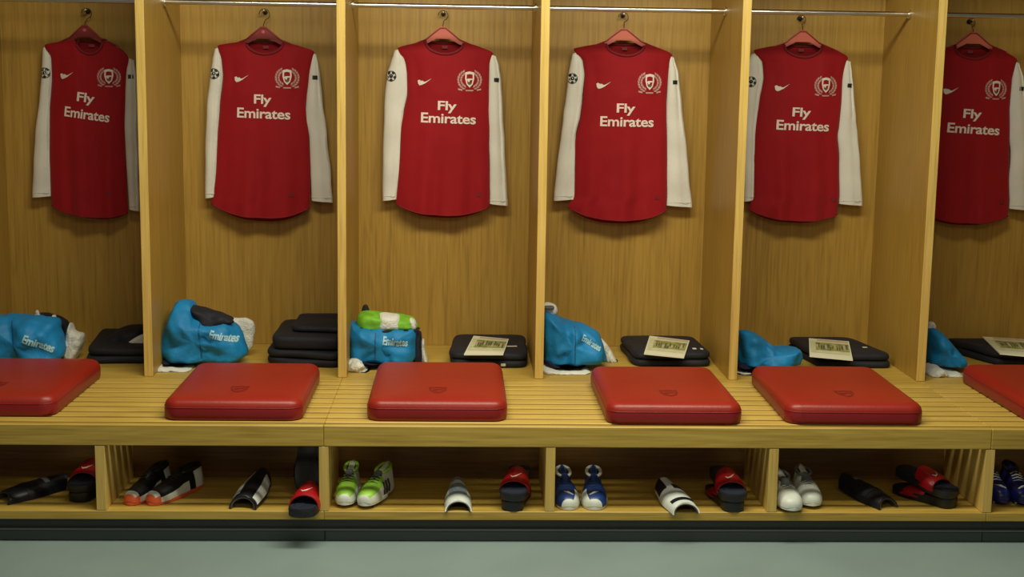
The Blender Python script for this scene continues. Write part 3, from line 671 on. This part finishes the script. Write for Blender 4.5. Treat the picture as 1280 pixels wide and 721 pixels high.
for k, (lab, cor, bk, blab) in enumerate(dat):
    T, top = tracksuit(lab, cor, hz, 2, 20+k*3)
    programme(blab, bk, SEAT+hz+.003, seed=k)
    tr = bvh(top)
    for (a, b, wx_, wy_) in tags[k]:
        if b < 445:
            x, y = onz(a, b, SEAT+hz); decal('small_print', poly([(x-wx_/2, y-wy_), (x+wx_/2, y-wy_), (x+wx_/2, y+wy_), (x-wx_/2, y+wy_)]), tr, M['white_fabric'], top, axis='Z', off=.001, cuts=0)
        else:
            x, y = onz(a, b+4, SEAT); box('care_label', x-wx_/2, x+wx_/2, y-.004, y+.03, SEAT+.008, SEAT+.008+wy_, M['white_fabric'], T, b=.002)

# ------------------------------------------------------------------ cubby contents
def boot(label, toe, rz, cols, L_=.27, z0=SHELF, tilt=0, studs=True, group=None, stripes=0, tick=None, wide=.88, hs=.84):
    """toe = (x, y) of the toe tip; the boot runs back into the cubby (+Y) turned by rz"""
    T = thing('football_boot', label, 'boot', (toe[0], toe[1]+.1, z0), group)
    up = .014 if studs else .002
    sec = [(0, .012, .020, .004), (.03, .028, .036, 0), (.09, .038, .046, 0), (.18, .045, .054, 0), (.30, .047, .062, 0), (.42, .044, .074, 0), (.54, .040, .088, 0), (.66, .037, .094, 0), (.78, .036, .096, 0), (.90, .034, .103, 0), (.97, .026, .106, 0), (1.0, .012, .100, 0)]
    na = 16; V = []; zone = []
    for t, hw, h, lift in sec:
        hw *= wide
        for k in range(na):
            a = math.pi*k/(na-1); ca, sa = math.cos(a), math.sin(a)
            x = hw*math.copysign(abs(ca)**.75, ca); z = (h-lift)*(sa**.85)+lift
            if t > .5: x *= (1-.28*(z/h))
            V.append((x, t*L_, z+.010))
    Fc = []; fm = []
    for j in range(len(sec)-1):
        for k in range(na-1):
            Fc.append((j*na+k, j*na+k+1, (j+1)*na+k+1, (j+1)*na+k)); tm = (sec[j][0]+sec[j+1][0])/2; am = (k+.5)/(na-1)
            fm.append(cols['zone'](tm, am))
        Fc.append((j*na+na-1, j*na, (j+1)*na, (j+1)*na+na-1)); fm.append(0)
    Fc.append(tuple(range(na))); fm.append(cols['zone'](0, .5)); Fc.append(tuple((len(sec)-1)*na+k for k in range(na))[::-1]); fm.append(0)
    def put(vf): return rot(([(x_, y_, z_*hs) for x_, y_, z_ in vf[0]], vf[1]), (toe[0], toe[1], z0+up), rz, tilt)
    v, f = put((V, Fc)); upper = add('upper', v, f, None, T, smooth=True, slots=cols['mats'], fmat=fm, sharp=60)
    so = []; n = 28
    for k in range(n):
        t = k/n*math.tau; y = (1-math.cos(t))/2
        hw = (.020+.030*math.sin(math.pi*min(1, y*1.15))**.6 if y < .5 else .036+.006*math.cos(y*9))*wide
        if y > .9: hw *= math.sqrt(max(.05, 1-((y-.9)/.1)**2*.9))
        if y < .06: hw *= math.sqrt(max(.1, y/.06))
        so.append((math.copysign(hw, math.sin(t)) if abs(math.sin(t)) > .01 else 0, y*L_*1.015-.003))
    sv = [(x, y, 0) for x, y in so] + [(x, y, .012) for x, y in so]
    sf = [tuple(range(n))[::-1], tuple(range(n, 2*n))] + [(k, (k+1) % n, n+(k+1) % n, n+k) for k in range(n)]
    v, f = put((sv, sf)); sole = add('sole', v, f, cols['sole'], T, smooth=True, sharp=40)
    if studs:
        vf = join(*[tube_vf([(x*wide, y*L_, 0.001), (x*wide, y*L_, -.013)], [.0055, .004], 8) for x, y in ((-.026, .13), (.026, .13), (-.032, .32), (.032, .32), (-.024, .82), (.024, .82))])
        v, f = put(vf); add('studs', v, f, cols.get('stud', cols['sole']), sole)
    # ankle opening
    ring = [(.026*math.cos(k*math.tau/20)*wide, (.76+.185*math.sin(k*math.tau/20))*L_, .100+.008*max(0, math.sin(k*math.tau/20))+.006*min(0, math.sin(k*math.tau/20))) for k in range(21)]
    v, f = put(tube_vf(ring, .0065, 8, False)); add('ankle_collar', v, f, cols['collar'], T, smooth=True)
    v, f = put(([(x*.93, y, z-.001) for x, y, z in ring[:-1]], [tuple(range(20))])); add('lining', v, f, cols['lining'], T)
    v, f = put(tube_vf([(0, .38*L_, .068), (0, .48*L_, .080), (0, .56*L_, .092), (0, .60*L_, .098)], [.008, .015, .018, .013], 8)); add('tongue', v, f, cols.get('tongue', cols['lining']), T, smooth=True)
    lv = join(*[tube_vf([(-.020, (.34+.055*k)*L_, .070+.0065*k), (0, (.335+.055*k)*L_, .0775+.0075*k), (.020, (.34+.055*k)*L_, .070+.0065*k)], .0024, 6) for k in range(4)])
    v, f = put(lv); add('laces', v, f, cols['lace'], T, smooth=True)
    if stripes:
        for k in range(3):
            y = (.40+.09*k)*L_; vf = tube_vf([(stripes*.048*wide, y, .018), (stripes*.046*wide, y+.008, .042), (stripes*.035*wide, y+.016, .068)], .0036, 6)
            v, f = put(vf); add('side_stripe', v, f, cols['stripe'], upper, smooth=True)
    if tick:
        vf = tube_vf([(tick*.018, .12*L_, .056), (0, .16*L_, .064), (tick*-.018, .22*L_, .062)], [.003, .005, .002], 6)
        v, f = put(vf); add('toe_flash', v, f, M['boot_white'], upper, smooth=True)
    return T
def g(px, py): return onz(px, py, SHELF)
# orange toed
ora = dict(mats=[M['boot_black'], M['boot_white'], M['boot_orange']], zone=lambda t, a: 2 if t < .045 or (t < .12 and not .2 < a < .8) else (1 if t < .12 or (a < .12 and .1 < t < .7) or (a < .3 and t > .8) else 0),
           sole=M['boot_orange'], stud=M['boot_orange'], collar=M['boot_black'], lining=M['rubber'], lace=M['boot_black'], tongue=M['boot_black'])
x, y = g(161, 632); boot('black boot with white and orange toe, left of its pair', (x, y), -.30, ora, studs=False, L_=.28)
x, y = g(187, 632); boot('black boot with white and orange toe, right of its pair, white side showing', (x, y), -.48, ora, studs=False, L_=.29)
lim = dict(mats=[M['boot_white'], M['boot_lime'], M['sock_grey']], zone=lambda t, a: 1 if (.04 < t < .5 and .22 < a < .80) else 0,
           sole=M['boot_white'], stud=M['rubber'], collar=M['boot_lime'], lining=M['rubber'], lace=M['rubber'], stripe=M['black_print'], tongue=M['sock_grey'])
x, y = g(430, 636); boot('lime green and white studded boot against the cubby divider', (x, y), -.05, lim)
x, y = g(454, 637); boot('lime green and white studded boot with three dark side stripes', (x, y), -.30, lim, stripes=1)
blu = dict(mats=[M['boot_blue'], M['boot_white']], zone=lambda t, a: 1 if t < .07 or (t < .3 and a > .70) else 0,
           sole=M['boot_white'], collar=M['boot_white'], lining=M['rubber'], lace=M['boot_blue'], tongue=M['boot_blue'])
blu2 = dict(blu, zone=lambda t, a: 1 if t < .025 or (t < .3 and a > .66) or (a < .12 and t > .3) else 0)
blu1 = dict(blu, zone=lambda t, a: 1 if t < .025 or (t < .3 and a < .34) else 0)
x, y = g(711.5, 638); boot('blue boot with white toe guard, left of its pair', (x, y), .04, blu1, studs=False, tick=1, wide=.98)
x, y = g(743, 638); boot('blue boot with white toe guard, right of its pair', (x, y), -.07, blu2, studs=False, tick=-1, wide=1.02)
whi = dict(mats=[M['boot_white'], M['sock_grey']], zone=lambda t, a: 1 if (.42 < t < .72 and .3 < a < .7) else 0,
           sole=M['boot_white'], stud=M['rubber'], collar=M['sock_grey'], lining=M['rubber'], lace=M['sock_grey'], stripe=M['black_print'], tongue=M['sock_grey'])
x, y = g(992, 643); boot('plain white boot nearest the camera, turned inward with a black side strap', (x, y), .02, whi, wide=.98, L_=.25, hs=.78)
x, y = g(1016, 637); boot('plain white boot set a little further back, right of its pair', (x, y), -.04, whi, L_=.25, wide=.98, hs=.78)
roy = dict(mats=[M['boot_royal'], M['boot_blue']], zone=lambda t, a: 0 if t > .3 else 1 if .3 < a < .5 else 0, sole=M['boot_royal'], stud=M['boot_white'], collar=M['rubber'], lining=M['rubber'], lace=M['boot_white'], tongue=M['rubber'])
x, y = g(1254, 633); boot('deep blue studded boot beside the last cubby divider', (x, y), -.05, roy, tick=1)
x, y = g(1281, 634); boot('deep blue studded boot cut off by the right picture edge', (x, y), -.10, roy, tick=-1)

def sandal(label, toe, rz, z0, tilt=0, roll=0, gr='red strapped pool sandals in the cubbies', strap_h=.055):
    T = thing('slide_sandal', label, 'sandal', (toe[0], toe[1]+.1, z0), gr); L_ = .265
    n = 36; ol = []
    for k in range(n):
        t = k/n*math.tau; y = (1-math.cos(t))/2; hw = .040 + .013*math.exp(-((y-.28)/.24)**2)
        e = min(y/.10, (1-y)/.10, 1); hw *= math.sqrt(max(0, 1-(1-e)**2)); ol.append((math.copysign(hw, math.sin(t)), y*L_))
    def put(vf): return rot(vf, (toe[0], toe[1], z0), rz, tilt, roll)
    prof = [(.94, 0), (1, .004), (1.0, .018), (1.02, .024), (.99, .029)]; V, Fc = [], []
    for s, z in prof: V += [(x*s, L_/2+(y-L_/2)*(1-(1-s)*.4), z + .006*(y/L_ > .6)*(z > .01)) for x, y in ol]
    for j in range(len(prof)-1): Fc += [(j*n+k, j*n+(k+1) % n, (j+1)*n+(k+1) % n, (j+1)*n+k) for k in range(n)]
    Fc += [tuple(range(n))[::-1], tuple((len(prof)-1)*n+k for k in range(n))]
    v, f = put((V, Fc)); s = add('sole', v, f, M['rubber'], T, smooth=True, sharp=50)
    fv = [(x*.88, L_/2+(y-L_/2)*.95, .0300+.006*(y/L_ > .6)) for x, y in ol]; v, f = put((fv, [tuple(range(n))])); add('footbed', v, f, M['navy_rubber'], s)
    V, Fc = [], []; NA, NL = 18, 8
    for j in range(NL+1):
        t = .22+.36*j/NL; hw = .034+.018*math.exp(-((t-.28)/.24)**2)+.004; h = strap_h*(.78+.34*j/NL) - (.004 if j in (0, NL) else 0)
        for k in range(NA+1):
            a = math.pi*k/NA; V.append((hw*math.cos(a), t*L_ + .012*math.sin(a), .014+h*math.sin(a)**.8))
    w_ = NA+1
    Fc = [(j*w_+k, j*w_+k+1, (j+1)*w_+k+1, (j+1)*w_+k) for j in range(NL) for k in range(NA)]
    n0 = len(V); V += [(x*.93, y, .014+(z-.014)*.93) for x, y, z in V]
    Fc += [tuple(n0+i for i in q[::-1]) for q in Fc[:]]
    for k in range(NA): Fc += [(k, k+1, n0+k+1, n0+k), (NL*w_+k, n0+NL*w_+k, n0+NL*w_+k+1, NL*w_+k+1)]
    v, f = put((V, Fc)); st = add('strap', v, f, M['strap_red'], T, smooth=True, sharp=50)
    tk = [(-.018, .33, 1.0), (-.010, .29, 1.0), (.002, .31, 1.0), (.020, .40, 1.0)]
    def hs(t, x):
        hw = .056; a = math.acos(max(-1, min(1, x/hw))); return .014 + strap_h*(.78+.34*((t-.22)/.36))*math.sin(a)**.8
    v, f = put(tube_vf([(x, t*L_+.012, hs(t, x)) for x, t, _ in tk], [.0016, .0035, .003, .001], 6)); add('tick_mark', v, f, M['print_white'], st, smooth=True)
    return T
def sandals(px, py, rz, where, lift=.12):
    x, y = g(px, py); rb = rz+.03; L_ = .265
    sandal('lower red strapped black sandal of the stacked pair ' + where, (x-math.sin(rb)*(L_-.005), y+.008+math.cos(rb)*(L_-.005)), rb+math.pi, SHELF+.001, strap_h=.040)
    sandal('upper red strapped black sandal of the stacked pair ' + where, (x, y), rz, SHELF+.037, tilt=lift)
sandals(97, 629, -.12, 'in the leftmost cubby')
x, y = g(376, 646)
sandal('red strapped black sandal lying with its toe over the shelf edge', (x, y-.02), -.10, SHELF+.001, strap_h=.070)
x, y = g(384, 622)
sandal('black sandal standing on end behind the overhanging sandal', (x, .17), 0, SHELF+.020, tilt=1.12, roll=math.pi)
sandals(640, 640, -.16, 'left of the blue boots')
sandals(919, 641, .06, 'left of the white boots')
sandals(1192, 636, .55, 'left of the deep blue boots')

def guard(label, c, rz, m, stripe=None, L_=.23, w0=.056, w1=.040, h=.046, tilt=0, group='shin guards in the cubbies', strap=None):
    T = thing('shin_guard', label, 'shin guard', (c[0], c[1]+.1, SHELF), group)
    NL, NA = 12, 14
    def surf(k, j, s=1.0, lift=0):
        t = j/NL; w_ = (w0+(w1-w0)*t)*(1-.10*math.cos(t*math.pi*2))*s; a = math.pi*k/NA
        hh = (h*(.76+.42*t) + .006*math.sin(t*math.pi))*s
        yy = t*L_
        if j == 0: yy += .018*math.sin(a)
        if j == NL: yy -= .020*math.sin(a)*-1
        return (w_*math.cos(a), yy, hh*math.sin(a)**.9 + .002 + lift)
    def put(vf): return rot(vf, (c[0], c[1], SHELF), rz, tilt)
    def shell(k0, k1, j0, j1, s0, s1):
        V, Fc = [], []; w_ = k1-k0+1; nj = j1-j0+1
        for s in (s0, s1):
            V += [surf(k, j, s) for j in range(j0, j1+1) for k in range(k0, k1+1)]
        n = w_*nj
        for j in range(nj-1):
            for k in range(w_-1):
                q = (j*w_+k, j*w_+k+1, (j+1)*w_+k+1, (j+1)*w_+k); Fc += [q, tuple(n+i for i in q[::-1])]
        for k in range(w_-1): Fc += [(k, n+k, n+k+1, k+1), ((nj-1)*w_+k, (nj-1)*w_+k+1, n+(nj-1)*w_+k+1, n+(nj-1)*w_+k)]
        for j in range(nj-1): Fc += [(j*w_, (j+1)*w_, n+(j+1)*w_, n+j*w_), (j*w_+w_-1, n+j*w_+w_-1, n+(j+1)*w_+w_-1, (j+1)*w_+w_-1)]
        return put((V, Fc))
    v, f = shell(0, NA, 0, NL, 1.0, .90); add('guard_shell', v, f, m, T, smooth=True, sharp=50)
    v, f = shell(0, NA, 0, NL, .895, .80); add('foam_lining', v, f, M['foam'], T, smooth=True, sharp=50)
    for (k0, k1, j0, j1, mm, nm) in (stripe or []):
        v, f = shell(k0, k1, j0, j1, 1.035, 1.004); add(nm, v, f, mm, T, smooth=True, sharp=50)
    return T
x, y = g(12, 628); guard('black shin guard lying aslant in the leftmost cubby', (x-.03, y), -.75, M['guard_black'], [(4, 10, 8, 9, M['sock_grey'], 'guard_flash'), (0, 14, 4, 5, M['rubber'], 'guard_strap')], L_=.24)
x, y = g(303, 637); guard('black shin guard with two white flashes beside the overhanging sandals', (x, y), -.14, M['guard_black'], [(9, 12, 2, 11, M['guard_white'], 'white_flash'), (1, 4, 1, 11, M['guard_white'], 'white_flash')], L_=.25, h=.056, tilt=.05)
x, y = g(573, 640); guard('white shin guard with grey print facing the front, right of the lime boots', (x, y), .02, M['guard_white'], [(4, 10, 4, 9, M['guard_grey'], 'grey_print'), (4, 10, 11, 11+1, M['guard_grey'], 'grey_bar')], L_=.23, w0=.054, w1=.036)
x, y = g(858, 643); guard('white shin guard with black bands, right of the blue boots', (x, y), .22, M['guard_white'], [(3, 11, 2, 3, M['guard_black'], 'black_band'), (2, 7, 7, 9, M['guard_black'], 'black_panel'), (9, 13, 8, 12, M['guard_black'], 'black_panel')], L_=.22, w0=.058, w1=.042, tilt=.06)
x, y = g(1111, 636); guard('black shin guard lying aslant, right of the white boots', (x, y), .42, M['guard_black'], [(3, 8, 9, 10, M['sock_grey'], 'guard_flash'), (2, 12, 4, 5, M['rubber'], 'guard_strap')], L_=.24, w0=.05, tilt=.05)
T = thing('tape_roll', 'small white roll of tape between sandals and guard in the leftmost cubby', 'tape', (W(52, 611, .2)[0], .2, SHELF))
x, y = g(52, 613); v, f = tube_vf([(x, y, SHELF+.001), (x, y, SHELF+.022)], .014, 14); add('tape_roll', v, f, M['towel'], T, smooth=True, sharp=40)
